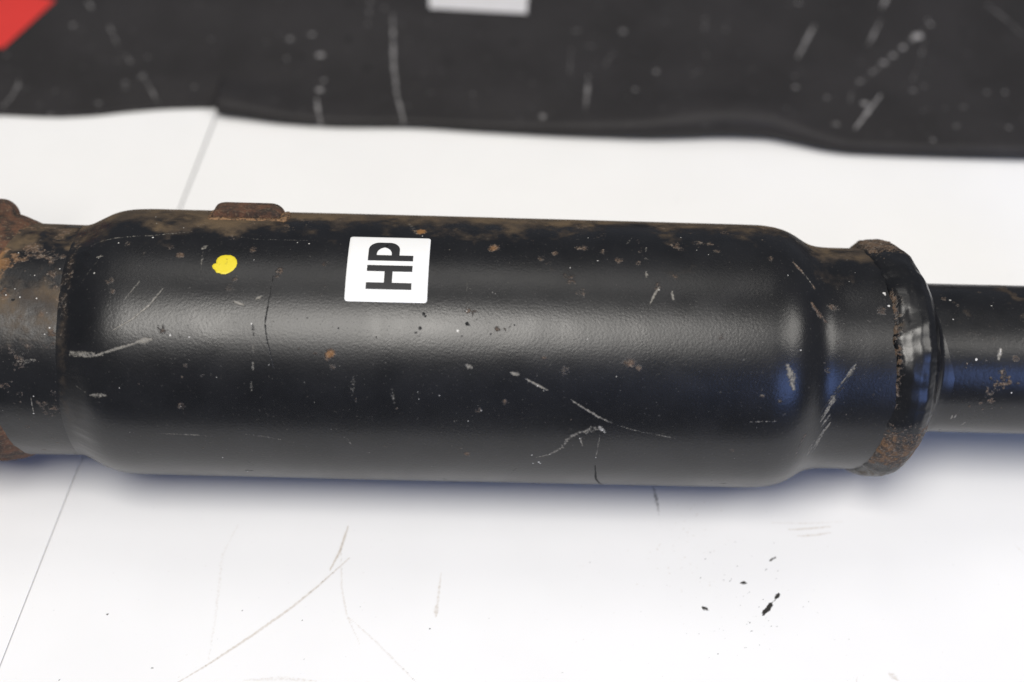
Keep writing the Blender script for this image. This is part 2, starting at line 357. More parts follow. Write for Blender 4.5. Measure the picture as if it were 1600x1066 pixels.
for pts, wd, st in [([(1375, 154), (1355, 182), (1334, 210)], 7, .55), ([(1272, 42), (1258, 68), (1246, 92)], 7, .5), ([(1377, 30), (1366, 52), (1355, 74)], 5, .5), ([(1386, -5), (1378, 12)], 8, .5),
                    ([(1545, 5), (1572, 26), (1600, 52)], 4, .4), ([(28, 120), (20, 140), (3, 160)], 5, .42), ([(170, 38), (185, 70)], 5, .35), ([(196, 82), (204, 94)], 7, .35), ([(222, 112), (247, 157)], 5, .33),
                    ([(495, 157), (497, 175), (501, 193)], 7, .52), ([(614, 28), (615, 100), (620, 150), (632, 195)], 7, .46), ([(579, 0), (576, 42)], 6, .28), ([(919, 125), (914, 183)], 8, .36), ([(893, 80), (889, 120)], 7, .25),
                    ([(1446, 60), (1436, 100), (1424, 130)], 4, .26), ([(1330, 150), (1326, 168)], 7, .3), ([(136, 0), (145, 14)], 7, .34), ([(1105, 15), (1100, 50)], 5, .2), ([(1095, 115), (1080, 125)], 6, .25), ([(580, 10), (575, 45)], 4, .25),
                    ([(960, 80), (940, 115)], 6, .25)]:
    ms(pts, wd, st)
ms([(1447, 42), (1411, 74), (1381, 99), (1338, 138)], 8, .22); ms([(1437, 53), (1427, 61)], 13, .6)
for q in [(545, 65, 10, .8), (547, 12, 9, .6), (472, 90, 9, .7), (573, 108, 9, .7), (802, 68, 7, .8), (700, 100, 14, .4)]: mb(*q, 'dark')
for k in range(110):
    mb(random.uniform(0, 1600), random.uniform(0, 210), random.uniform(1.5, 4), random.uniform(.15, .36))
mat = grid_mesh('mat', np.stack([X, Y, Z], -1), M_MAT, None, f.v)
md = mat.modifiers.new('thickness', 'SOLIDIFY'); md.thickness = 0.0005; md.offset = 1
mat['label'] = 'black scuffed sheet mat with red corner print lying behind the canister'; mat['category'] = 'mat'
def mat_patch(name, corners, n, m, mat_):
    c = [np.array(on_plane(*q, 0.007)) for q in corners]; P = np.zeros((n, m, 3))
    for i in range(n):
        for j in range(m):
            u, v = i / (n - 1), j / (m - 1)
            q = c[0] * (1 - u) * (1 - v) + c[1] * u * (1 - v) + c[2] * u * v + c[3] * (1 - u) * v
            P[i, j] = (q[0], q[1], float(mat_z(q[0], q[1])) + 0.0010)
    return grid_mesh(name, P, mat_, mat)
o = mat_patch('red_print', [(3, 69), (86, -3), (-150, -60), (-190, 55)], 40, 40, M_RED); o['label'] = 'red printed patch on the mat'
o = mat_patch('label_plate', [(671, 17), (823, 22), (829, -70), (668, -75)], 24, 16, M_LABEL); o['label'] = 'pale grey rectangle on the mat'

# ---------------------------------------------------------------- the exhaust canister
root = bpy.data.objects.new('exhaust_canister', None); COL.objects.link(root)
root['label'] = 'black painted steel exhaust canister with rusty welds lying on the white panels'; root['category'] = 'exhaust'
K = R / 208.0                    # metres per photo pixel in the silhouette plane
xp = lambda px: (px - 800) * K
def surf(X, TH, RR, dy=0.0, dz=0.0):
    return np.stack([X, -RR * np.cos(TH) + dy, R + RR * np.sin(TH) + dz], -1)
rad = math.radians
TH_VIS = np.concatenate([np.linspace(rad(-46), rad(156), 520), np.linspace(rad(157.5), rad(312.5), 50)]) + rad(OFF)
def base_attrs(f):
    for k in ('rust', 'dust', 'scratch', 'fleck', 'dark', 'orange'): f.lay(k)
cy = lambda px, py: (lambda q: (q[0], q[1] * R))(on_cyl(px, py))
def specks(f, n, x0, x1, r=R, th0=-30, th1=140):
    for k in range(n):
        p = (random.uniform(x0, x1), rad(random.uniform(th0, th1)) * R)
        t = random.random()
        if t < 0.40: f.blob('fleck', p, random.uniform(0.14, 0.30) * 1e-3, random.uniform(0.15, 0.6))
        elif t < 0.62: f.blob('dark', p, random.uniform(0.2, 0.5) * 1e-3, random.uniform(0.3, 0.9))
        else: f.blob('rust', p, random.uniform(0.3, 1.0) * 1e-3, random.uniform(0.25, 0.6))

# --- shell: body with its shoulders and the drawn-down outlet neck
PROF = [(126, 178.8), (136, 180.6), (145, 183), (154, 187.2), (166, 193.5), (180, 200.2), (195, 204.6), (212, 206.9), (240, 208), (500, 208), (800, 207.3), (1120, 206.2), (1178, 205.6), (1200, 203.4), (1220, 198.2), (1236, 190.3),
        (1248, 182.6), (1260, 177), (1274, 174), (1295, 173), (1340, 173), (1400, 172.5)]
xq = np.concatenate([np.linspace(126, 230, 120), np.linspace(231, 1180, 620), np.linspace(1181, 1400, 170)])
xu = np.linspace(126, 1400, 1275); ru = smooth_interp(xu, [p[0] for p in PROF], [p[1] for p in PROF])
kern = np.hanning(23); kern /= kern.sum(); ru = np.convolve(np.pad(ru, 11, 'edge'), kern, 'valid')
rq = np.interp(xq, xu, ru) * K
X, TH = np.meshgrid(xp(xq), TH_VIS, indexing='ij')
RR = np.repeat(rq[:, None], len(TH_VIS), 1)
S = TH * R
f = Field(X, S); base_attrs(f)
def sk(k, pts, wpx, st, soft=0.6, taper=True): f.stroke(k, [cy(*p) for p in pts], wpx * 0.00028, st, soft, taper)
def bl(k, px, py, r, st, sx=1.0): f.blob(k, cy(px, py), r * 0.00028 * ({'fleck': .72, 'dark': .85}.get(k, 1.35)), st, sx)
# long scratches
sk('scratch', [(176, 516), (206, 499), (233, 477), (255, 451)], 3.0, 1.0); sk('fleck', [(176, 516), (206, 499), (233, 477), (255, 451)], 1.5, 0.5)
sk('scratch', [(196, 467), (219, 439)], 2.4, 0.6)
for k in range(9):
    a = random.uniform(100, 125); o_ = random.uniform(-6, 5); sk('scratch', [(a, 556 + o_), (a + 18, 556 + o_ * .8), (a + random.uniform(24, 50), 554 + o_ * .4)], random.uniform(2, 4.5), random.uniform(.5, .85), .8)
sk('scratch', [(103, 557), (150, 555)], 6, .6, .9); sk('scratch', [(150, 555), (178, 546), (216, 535)], 4.0, 0.9); sk('scratch', [(214, 534), (236, 530)], 9, 0.95, 0.8)
sk('fleck', [(104, 553), (128, 556), (150, 555)], 5, 0.35, 0.9); sk('fleck', [(217, 533), (235, 530)], 5, 0.4, 0.9)
sk('scratch', [(366, 471), (381, 477)], 5, 1.0); sk('scratch', [(400, 467), (409, 463)], 4.5, 1.0); sk('fleck', [(367, 471), (380, 477)], 2.5, 0.5)
sk('scratch', [(316, 389), (324, 384)], 7, 0.8); sk('scratch', [(317, 392), (314, 422)], 3.0, 0.55)
for q in [(396, 544, 4), (395, 572, 4.2), (393, 604, 4.2)]: sk('scratch', [(q[0], q[1] - 6), (q[0], q[1] + 6)], 5, 0.5, 0.5)
sk('dark', [(427, 430), (420, 470), (414, 505), (417, 530), (428, 574)], 2.4, 0.9); sk('dark', [(428, 574), (445, 600), (458, 613)], 1.8, 0.5)
sk('dark', [(395, 505), (396, 525)], 5, 0.5)
sk('scratch', [(115, 610), (137, 620)], 2.5, 0.5); sk('scratch', [(140, 620), (164, 618)], 7, 0.7)
sk('scratch', [(240, 678), (285, 679), (310, 680), (337, 683)], 2.2, 0.55); sk('scratch', [(380, 678), (405, 681), (440, 687)], 2.2, 0.5); sk('dark', [(375, 712), (400, 728)], 4, 0.5)
sk('dark', [(383, 735), (396, 735)], 5, 0.7)
sk('scratch', [(798, 582), (811, 586)], 6, 0.8); sk('scratch', [(821, 592), (838, 601), (856, 610)], 4, 0.9)
sk('scratch', [(892, 625), (915, 640), (935, 652), (956, 662)], 3.4, 0.95); sk('scratch', [(966, 666), (990, 673), (1019, 679)], 2.4, 0.6); sk('scratch', [(1024, 680), (1055, 686)], 2.6, 0.6)
sk('scratch', [(939, 668), (919, 673), (900, 679), (888, 686), (878, 700), (859, 711), (838, 716)], 5.5, 0.65, 0.9); sk('fleck', [(936, 667), (945, 676)], 8, 0.55, 0.9); bl('fleck', 941, 673, 5, 0.7)
sk('scratch', [(915, 678), (925, 671), (938, 670)], 10, 0.6, 0.9)
sk('scratch', [(906, 685), (910, 698)], 4, 0.7); sk('scratch', [(938, 678), (931, 716)], 2.6, 0.6); sk('dark', [(930, 728), (931, 749), (942, 760)], 4, 0.95)
sk('scratch', [(1169, 661), (1190, 660), (1214, 660)], 2.2, 0.55); sk('scratch', [(728, 570), (737, 575)], 7, 0.75)
sk('scratch', [(552, 588), (549, 618)], 8, 0.4, 0.9); bl('rust', 556, 626, 6, 0.5); sk('scratch', [(612, 605), (616, 630)], 6, 0.45, 0.9)
sk('scratch', [(1030, 448), (1022, 462), (1016, 474)], 4, 0.85); sk('scratch', [(1050, 455), (1052, 468)], 4, 0.9); bl('fleck', 1030, 452, 3.5, .6)
sk('scratch', [(1010, 386), (1009, 392)], 4, .6); sk('scratch', [(1009, 401), (1009, 407)], 4, .6); sk('scratch', [(1010, 424), (1010, 433)], 5, .7)
sk('scratch', [(978, 382), (988, 370)], 4, .45); sk('scratch', [(538, 683), (548, 694)], 6, .4); sk('scratch', [(1232, 572), (1238, 590), (1241, 610)], 10, .8, .9)
sk('dark', [(795, 743), (810, 728)], 4, .5); sk('dark', [(690, 748), (700, 750)], 3, .8); sk('dark', [(715, 753), (735, 752)], 3, .6); sk('dark', [(1125, 757), (1137, 757)], 3, .8); bl('dark', 1112, 752, 3, .8)
sk('scratch', [(729, 430), (730, 460)], 1.8, .4); sk('scratch', [(120, 440), (152, 404)], 2, .35); sk('scratch', [(150, 398), (160, 398)], 3.5, .8)
# scrape across the outlet neck
for k in range(34):
    t = k / 33; cx = np.interp(t, [0, .35, .6, .85, 1], [1340, 1312, 1298, 1288, 1268]); cy_ = np.interp(t, [0, .35, .6, .85, 1], [582, 622, 660, 702, 728])
    cx += random.uniform(-7, 7); l = random.uniform(6, 13)
    sk(random.choice(['scratch', 'scratch', 'dark']), [(cx - l * .7, cy_ + l), (cx + l * .7, cy_ - l)], random.uniform(2, 4.5), random.uniform(.5, .75))
sk('rust', [(1241, 404), (1258, 418), (1277, 436)], 9, .62, .9); sk('rust', [(1272, 465), (1284, 480), (1297, 493)], 10, .66, .9); sk('scratch', [(1244, 405), (1276, 435)], 3, .6)
sk('rust', [(1262, 690), (1250, 712), (1244, 726)], 9, .55, .9)
for q in [(1310, 465, 9, .62), (1319, 530, 8, .6), (1303, 462, 6, .5), (1385, 469, 9, .85), (1300, 585, 7, .5), (1355, 600, 5, .5), (1372, 628, 5, .5)]: bl('rust', *q)
for q in [(1389, 436, 5, 1), (1391, 439, 4, .8), (1397, 460, 4.5, 1), (1232, 427, 2.2, .9), (1253, 547, 2.4, 1), (1333, 414, 2.2, .8), (1342, 398, 1.8, .6)]: bl('fleck', *q)
# rust spots and paint chips
for q in [(516, 553, 9, .85), (512, 562, 6, .6), (519, 574, 6, .75), (771, 387, 11, .8), (846, 402, 8, .6), (909, 387, 11, .66), (967, 406, 8, .68), (1055, 383, 11, .7), (1063, 388, 7, .6), (1091, 379, 10, .66), (1109, 379, 8, .6),
          (887, 431, 11, .6), (893, 440, 8, .5), (908, 458, 11, .5), (1029, 447, 8, .68), (982, 566, 10, .78), (999, 576, 6, .66), (882, 579, 8, .66), (852, 559, 5, .62), (1130, 528, 9, .46), (943, 394, 8, .5),
          (867, 395, 6, .55), (1055, 430, 5, .6), (508, 413, 6, .55), (715, 360, 12, .5), (705, 365, 9, .5), (200, 380, 9, .52), (281, 399, 8, .62), (268, 386, 6, .5), (170, 439, 9, .55), (361, 372, 8, .6), (395, 390, 8, .6), (436, 423, 9, .6), (431, 433, 6, .5),
          (255, 513, 9, .5), (360, 450, 8, .62), (367, 438, 7, .5), (282, 635, 7, .6), (289, 572, 5, .55), (316, 588, 4, .6), (418, 646, 7, .46), (730, 485, 7, .62), (741, 489, 6, .6), (610, 692, 8, .62), (602, 697, 6, .5), (717, 700, 7, .55), (729, 710, 6, .55),
          (788, 629, 6, .55), (748, 640, 6, .55), (1219, 628, 5, .62), (1191, 622, 5, .55), (1143, 705, 5, .5), (1205, 402, 7, .5), (1120, 392, 9, .46), (1000, 392, 6, .5), (998, 410, 6, .5), (857, 411, 7, .5), (839, 395, 6, .5), (492, 553, 5, .5), (176, 453, 6, .5), (225, 398, 6, .5),
          (508, 450, 7, .4), (500, 463, 6, .45), (778, 515, 6, .5), (787, 516, 6, .45), (650, 360, 9, .62), (1189, 705, 5, .5), (840, 388, 4, .55), (1003, 478, 5, .4), (330, 690, 5, .4), (345, 650, 6, .4)]: bl('rust', *q)
bl('orange', 658, 362, 8, 1.0); bl('rust', 658, 362, 9, 1.1); bl('orange', 770, 388, 7, .5); bl('orange', 516, 553, 7, .6); bl('fleck', 660, 369, 3, .8); sk('scratch', [(640, 350), (652, 366)], 7, .4, .9)
for q in [(185, 379, 2.6, 1), (153, 400, 2.2, .9), (146, 424, 3, .8), (266, 524, 2.8, 1), (296, 527, 2.4, 1), (483, 381, 2.6, 1), (465, 379, 2.4, 1), (244, 339, 2.2, .9), (245, 349, 2.2, .9), (287, 356, 2.5, .8), (397, 406, 2, .9), (393, 506, 3, .9), (187, 606, 2, .9), (338, 590, 2, .8),
          (282, 635, 3, .5), (348, 715, 2.6, 1), (387, 737, 3, .8), (239, 371, 3.5, .9), (934, 407, 2.4, 1), (891, 418, 3, .9), (715, 517, 4, .9), (729, 486, 3.5, .7), (730, 482, 3, .6), (831, 712, 3, .9), (833, 725, 2.6, .9), (842, 723, 3.6, 1), (844, 725, 3, .9), (859, 711, 2.2, .8), (931, 716, 2.6, 1),
          (906, 686, 2.5, .8), (1089, 390, 2, .9), (1107, 397, 1.6, .8), (1064, 370, 2.6, .8), (919, 371, 1.6, .9), (963, 589, 2, .9), (918, 530, 2.6, .8), (840, 603, 2.2, 1), (849, 611, 1.8, .9), (752, 642, 3, .7), (732, 658, 3, .7), (653, 613, 2.4, .7), (654, 624, 2, .8), (686, 618, 2.4, .7), (687, 619, 2, .6),
          (770, 457, 4, .45), (774, 459, 3, .4), (615, 622, 3, .6), (475, 597, 3, .5), (491, 629, 2, .6), (517, 671, 2, .7), (950, 467, 3, .35), (1087, 704, 1.8, .6), (1147, 718, 1.8, .7), (1204, 722, 1.8, .6), (345, 572, 3, .5), (420, 570, 3, .5), (475, 598, 3, .5)]: bl('fleck', *q)
for q in [(662, 490, 4, 1), (665, 494, 3, .9), (657, 513, 4.5, .9), (650, 520, 4, .7), (730, 506, 5, 1), (733, 508, 3, .8), (737, 459, 3, .8), (529, 513, 2.5, 1), (608, 510, 2, .8), (588, 527, 3, .6), (789, 406, 3, .8), (722, 526, 4, .5), (480, 497, 2.5, .7), (501, 462, 6, .3), (655, 472, 4, .8), (767, 522, 2.5, .8), (804, 508, 2.5, .8)]: bl('dark', *q)
# faint drawn lines along the top
sk('scratch', [(140, 374), (180, 371), (240, 368), (300, 362)], 3, .5, .9); sk('scratch', [(372, 370), (400, 374), (440, 375), (480, 376)], 2.6, .42, .9)
specks(f, 600, xp(150), xp(1390))
# settled dirt along the back of the top, thicker towards the ends
deg = np.degrees(TH) - OFF
fb = fbm(X * 90, S * 90, 3); fb2 = fbm(X * 26, S * 40, 9)
edge0 = 121 - 6 * sstep(xp(420), xp(150), X) - 3 * sstep(xp(1100), xp(1000), X) * 0 - 10 * np.exp(-((X - xp(390)) / 0.025)**2) + 5 * sstep(xp(760), xp(960), X) - 6 * sstep(xp(1225), xp(1270), X)
f.v['dust'] = np.maximum(f.v['dust'], sstep(-16, 14, deg - edge0 + (fb - .5) * 34 + (fb2 - .5) * 16) * 1.2)
f.v['dust'] = np.maximum(f.v['dust'], 0.42 * sstep(0.60, 0.78, fb) * sstep(70, 112, deg))
f.v['rust'] = np.maximum(f.v['rust'], 0.52 * sstep(0.58, 0.72, fbm(X * 130, S * 130, 21)) * sstep(88, 125, deg))
cr = np.exp(-((X - xp(143)) / 0.0032)**2)
f.v['rust'] = np.maximum(f.v['rust'], cr * (0.25 + 0.5 * fb) * sstep(30, 80, deg)); f.v['dust'] = np.maximum(f.v['dust'], cr * 0.7 * fb * sstep(-40, 60, deg))
f.v['rust'] = np.maximum(f.v['rust'], cr * .7 * sstep(0.45, .7, fb) * sstep(-12, -28, deg))
# real relief: hand-made waviness of the shoulder, a low seam, wrinkles at the inlet crease
RR = RR + 0.00022 * (fbm(X * 18, S * 18, 5) - .5) + 0.0010 * (fbm(X * 0 + 3, S * 60, 8) - .5) * np.exp(-((X - xp(165)) / 0.006)**2)
RR = RR - 0.00025 * np.clip(f.v['rust'] - .45, 0, 1) * 0 
wr = np.exp(-((X - xp(163)) / 0.0065)**2) * sstep(60, 80, deg) * (1 - sstep(118, 140, deg))
RR = RR + wr * 0.0010 * (fbm(X * 160 + S * 120, S * 30 - X * 60, 31, 3) - .5)
grid_mesh('shell', surf(X, TH, RR), M_SHELL, root, f.v, wrap=True)

# --- inlet neck, dusty and rusty, sliding into the shell
xq = np.concatenate([np.linspace(-130, -10, 30), np.linspace(-8, 165, 320)])
X, TH2 = np.meshgrid(xp(xq), TH_VIS, indexing='ij'); S = TH2 * R; deg = np.degrees(TH2) - OFF
fb = fbm(X * 120, S * 120, 43); fb2 = fbm(X * 45, S * 45, 47)
rr = smooth_interp(xq, [-130, -60, 0, 30, 60, 100, 130, 145, 165], [181, 181, 181.5, 181.5, 181, 180.6, 180.3, 179, 176])[:, None] * K + 0 * X
rr = rr + 0.0006 * (fb - .5) * sstep(xp(70), xp(10), X) + 0.0003 * (fb2 - .5)
f = Field(X, S); base_attrs(f)
top = sstep(105, 132, deg + (fb - .5) * 50)
f.v['dust'] = np.maximum(top * .95, sstep(.36, .60, fb2) * .95 * sstep(35, 90, deg))
f.v['rust'] = sstep(xp(62), xp(5), X + (fb2 - .5) * .03) * sstep(52, 75, deg + (fb - .5) * 24) * (0.95 + 0.5 * fb) + 0.68 * sstep(.56, .70, fb) * sstep(35, 90, deg)
f.v['dust'] = np.maximum(f.v['dust'], sstep(xp(70), xp(15), X + (fb2 - .5) * .03) * sstep(50, 72, deg + (fb - .5) * 24) * .9)
f.v['rust'] = np.maximum(f.v['rust'], 0.5 * sstep(.6, .75, fbm(X * 200, S * 200, 61)))
f.v['orange'] = 0.75 * sstep(xp(75), xp(10), X + (fb2 - .5) * .03)
f.v['rust'] = np.maximum(f.v['rust'], sstep(xp(60), xp(30), X) * sstep(-18, -30, deg) * .9)
f.v['dust'] = np.maximum(f.v['dust'], .8 * np.exp(-((X - xp(148)) / .003)**2) * fb * sstep(0, 70, deg))
for q in [(87, 402, 2.6, 1), (69, 509, 2.8, 1), (49, 456, 2.6, 1), (23, 454, 2.6, 1), (1, 450, 2.6, 1), (23, 374, 2.6, 1), (61, 521, 2.2, .9), (47, 414, 2.5, .7), (15, 439, 2.2, .9), (65, 482, 2, .7), (40, 413, 3, .5), (44, 634, 3, .7), (45, 665, 3, .8), (104, 410, 3, .5)]: bl('fleck', *q)
bl('dark', 11, 459, 5, 1); bl('dark', 13, 458, 4, .9); sk('scratch', [(40, 636), (45, 662)], 2.2, .6); sk('scratch', [(10, 575), (45, 568)], 9, .45, .9)
for q in [(75, 410, 9, .8), (78, 425, 6, .6), (58, 481, 9, .6), (72, 520, 9, .7), (25, 490, 9, .6), (75, 627, 6, .6), (52, 645, 6, .6), (14, 646, 5, .5), (77, 668, 4, .6)]: bl('rust', *q)
specks(f, 260, xp(-20), xp(150))
grid_mesh('inlet_neck', surf(X, TH2, rr), M_SHELL, root, f.v, wrap=True)

# --- weld bead at the inlet, lumpy rust
xq = np.linspace(-70, 62, 70); th = np.linspace(0, 2 * math.pi, 260, endpoint=False)
X, T2 = np.meshgrid(xp(xq), th, indexing='ij'); u = (X - xp(-70)) / (xp(62) - xp(-70))
cs = np.cos(T2) * 2.2; sn = np.sin(T2) * 2.2
lum = fbm(cs * 3 + X * 60 + 9, sn * 3 + 5, 71, 4); sh = 0.5 + fbm(cs + 20, sn + 20, 77, 3)
hgt = np.sin(math.pi * np.clip(u, 0, 1))**0.8
dl = T2 - PITCH; vis = np.clip(np.cos(dl), 0, 1)                    # thins out over the crown
rr = (178.5 + (hgt * 17 * (0.55 + 0.9 * lum)) * (1 - 0.62 * vis) * np.clip(sh, .7, 1.2)) * K
grid_mesh('inlet_weld', surf(X - 0.007 * vis, T2, rr), M_RUST, root, wrap=True)

# --- oval two-bolt flange beyond the inlet weld and its rusty lug
def flange():
    n = 64; prof = []
    for k in range(n):
        t = 2 * math.pi * k / n
        a, b = 0.092 * math.cos(t), 0.0555 * math.sin(t)
        prof.append((a, b))
    ang = rad(152); V = []; Fc = []
    ax = np.array([-math.cos(ang), math.sin(ang)]); bx = np.array([-math.sin(ang), -math.cos(ang)])
    for xx, sc_ in ((-0.262, .985), (-0.261, 1.0), (-0.252, 1.0), (-0.251, .985)):
        for a, b in prof:
            yy = ax * a * sc_ + bx * b * sc_
            V.append((xx - 0.006 + 0.05 * yy[0] * 0.6, yy[0], R + yy[1]))
    for L in range(3):
        for k in range(n): Fc.append((L * n + k, L * n + (k + 1) % n, (L + 1) * n + (k + 1) % n, (L + 1) * n + k))
    Fc.append(tuple(range(n))[::-1]); Fc.append(tuple(range(3 * n, 4 * n)))
    return poly_mesh('flange', V, Fc, M_RUST, root)
flange()

def rounded_bar(name, outline, y_dir, thick, mat_, parent, origin, up, bev=0.0012):
    """outline in (x, height) extruded through thickness along y_dir, edges bevelled"""
    n = len(outline); V = []
    c = np.mean(outline, 0)
    for (off, sc_) in ((0, .0), (bev, 1.0), (thick - bev, 1.0), (thick, .0)):
        for q in outline:
            d = np.array(q) - c; l = np.linalg.norm(d)
            q2 = c + d * (1 - (0 if sc_ else bev) / l)
            V.append(np.array([q2[0], 0, 0]) + origin + up * q2[1] + y_dir * off)
    Fc = []
    for L in range(3):
        for k in range(n): Fc.append((L * n + k, L * n + (k + 1) % n, (L + 1) * n + (k + 1) % n, (L + 1) * n + k))
    Fc.append(tuple(range(n))[::-1]); Fc.append(tuple(range(3 * n, 4 * n)))
    o = poly_mesh(name, V, Fc, mat_, parent)
    return o
def arc_outline(x0, x1, h, r0, r1, base=-0.003, n=8):
    P = [(x0, base)]
    for k in range(n + 1):
        t = math.pi - (math.pi / 2) * k / n; P.append((x0 + r0 + r0 * math.cos(t), h - min(r0, h - base) + min(r0, h - base) * math.sin(t)))
    for k in range(n + 1):
        t = math.pi / 2 - (math.pi / 2) * k / n; P.append((x1 - r1 + r1 * math.cos(t), h - min(r1, h - base) + min(r1, h - base) * math.sin(t)))
    P.append((x1, base)); return P
def radial(thd): t = rad(thd + OFF); return np.array([0, -math.cos(t), math.sin(t)]), np.array([0, math.sin(t), math.cos(t)])
# lug next to the flange: stands up behind the neck
nrm, tang = radial(140)
rounded_bar('inlet_lug', arc_outline(xp(-60), xp(21), 0.0108, .006, .0085, -0.006), tang, 0.012, M_RUST, root, np.array([0, 0, R]) + nrm * 0.0525 - tang * 0.004, nrm)
# hanger tab on the back of the body
nrm, tang = radial(120.5)
tab = rounded_bar('hanger_tab', arc_outline(xp(336), xp(446), 0.0046, .0045, .0058, -0.003), tang, 0.012, M_RUST, root, np.array([0, 0, R]) + nrm * 0.0592 + tang * 0.0012, nrm, 0.001)
# weld fillet around the tab foot
pts = []; n = 90
P = np.zeros((n, 10, 3)); loop = []
x0, x1 = xp(337), xp(446); t0, t1 = 120.6, 135
for k in range(n):
    q = k / (n - 1)
    if q < .2: loop.append((x0 - .0004, t1 + (t0 - t1) * q / .2))
    elif q < .8: loop.append((x0 + (x1 - x0) * (q - .2) / .6, t0))
    else: loop.append((x1 + .0006, t0 + (t1 - t0) * (q - .8) / .2))
for k, (xx, td) in enumerate(loop):
    nr, tg = radial(td); c = np.array([xx, 0, R]) + nr * 0.0601
    a = np.array(loop[min(k + 1, n - 1)]); b = np.array(loop[max(k - 1, 0)])
    d = np.array([a[0] - b[0], 0, 0]) + tg * rad(a[1] - b[1]) * R; d /= np.linalg.norm(d); sd = np.cross(nr, d)
    rw = 0.0010 + 0.0006 * random.random() + (0.0011 if .78 < k / n < .92 else 0)
    for j in range(10):
        t = 2 * math.pi * j / 10; P[k, j] = c + sd * rw * math.cos(t) + nr * rw * .7 * math.sin(t)
s = N('dusty weld'); n1 = s.noise(700, 4); s.set('Base Color', s.mix(s.ss(n1, .35, .65), (0.05, 0.032, 0.02), (0.26, 0.15, 0.075))); s.set('Roughness', .9); s.set('Normal', s.bump(n1, .0006, .7)); M_DW = s.m
grid_mesh('weld_fillet', P, M_DW, tab, wrap=True)

# --- outlet weld: thick glossy bead closing onto the outlet pipe
uo = [(-7, 169), (-3, 170.5), (0, 171.5), (4, 175.5), (12, 180), (24, 183), (38, 183.2), (50, 180.5), (60, 173.5), (67, 163), (71, 150), (73, 138), (77, 126), (84, 119.5), (94, 117.3), (104, 116)]
ul = np.concatenate([[0], np.cumsum([math.hypot(b[0] - a[0], b[1] - a[1]) for a, b in zip(uo, uo[1:])])]); ul /= ul[-1]
uq = np.linspace(0, 1, 150)
oo = np.interp(uq, ul, [a[0] for a in uo]); ro = np.interp(uq, ul, [a[1] for a in uo])
ker = np.ones(5) / 5; oo = np.convolve(np.pad(oo, 2, 'edge'), ker, 'valid'); ro = np.convolve(np.pad(ro, 2, 'edge'), ker, 'valid')
tb = np.concatenate([np.linspace(rad(-46), rad(156), 380), np.linspace(rad(157.5), rad(312.5), 50)]) + rad(OFF)
OO, TB = np.meshgrid(oo, tb, indexing='ij'); RO = np.repeat(ro[:, None], len(tb), 1); UU = np.repeat(uq[:, None], len(tb), 1)
vis = np.clip(np.cos(TB - PITCH), 0, 1); dg = np.degrees(TB) - OFF
cs, sn = np.cos(TB) * 3, np.sin(TB) * 3
wig = fbm(cs * 2.3 + 11, sn * 2.3 + 7, 81, 3) - .5
XB = xp(1328) + (33 * vis + 12 * wig * sstep(.5, 0, UU) + OO * (1.06 - 0.04 * vis)) * K
bead = sstep(0.03, .12, UU) * (1 - sstep(.55, .80, UU))
s1 = TB * R * 1000; x1_ = OO * K * 1000
lump = (fbm((x1_ * .9 - s1 * .43) * .10 + 4, (s1 * .9 + x1_ * .43) * .085 + 2, 85, 1) - .5) * 2.0 + (fbm((x1_ * .8 + s1 * .6) * .15 + 4, (s1 * .8 - x1_ * .6) * .13 + 2, 88, 1) - .5) * 0.7
fold = np.exp(-((s1 - (R * 1000 * rad(66 + OFF) + (x1_ - 9) * -.05)) / 0.55)**2) * sstep(2, 6, x1_) * (1 - sstep(15, 18, x1_))
groove = np.exp(-((OO - 0) / 2.2)**2)
RB = RO * K + 0.001 * lump * bead * (.4 + .9 * vis)  - 0.0005 * groove
rbump = 0.0016 * np.exp(-((dg - 143) / 9)**2) * bead * (fbm(x1_ * .5, s1 * .4, 95) + .2)
RB = RB + rbump
XB = XB + 0.0006 * (fbm(x1_ * .2 + 40, s1 * .3, 93, 3) - .5) * bead
# fade the pipe-side collar onto the pipe axis (it sits a little high)
f = Field(XB, TB * R); base_attrs(f)
fb = fbm(x1_ * .9, s1 * .9, 101); 
f.v['rust'] = np.maximum(1.1 * np.exp(-((OO - 2) / 8)**2) * sstep(.33, .55, fb) * sstep(20, 35, dg) * (1 - sstep(85, 95, dg)), .9 * sstep(28, 10, dg + (fb - .5) * 30) * sstep(-16, -4, dg) * sstep(.3, .5, fb + .15) * (1 - sstep(.6, .75, UU)))
f.v['rust'] = np.maximum(f.v['rust'], .75 * np.exp(-((UU - .62) / .05)**2) * sstep(.45, .62, fbm(x1_ * .5, s1 * .35, 105)) )
f.v['rust'] = np.maximum(f.v['rust'], 1.0 * sstep(112, 128, dg + (fb - .5) * 24) * bead)
f.v['orange'] = .35 * sstep(.5, .65, fbm(x1_ * .4, s1 * .4, 109)) * sstep(30, 10, dg)
f.v['dust'] = np.maximum(.7 * sstep(-4, -18, dg + (fb - .5) * 10) * sstep(.4, .6, fb) * bead, .7 * sstep(120, 140, dg))
f.v['dust'] = np.maximum(f.v['dust'], .75 * sstep(.5, .6, fbm(x1_ * .35 + 8, s1 * .35, 113)) * np.exp(-((OO - 8) / 9)**2) * sstep(60, 70, dg) * (1 - sstep(84, 92, dg)))
f.v['dark'] = .85 * np.exp(-((OO + .5) / 1.6)**2) * sstep(.62, .4, fb) * sstep(0, 20, dg) 
specks(f, 60, xp(1330), xp(1440))
grid_mesh('outlet_weld', surf(XB, TB, RB), M_WELD, root, f.v, wrap=True)

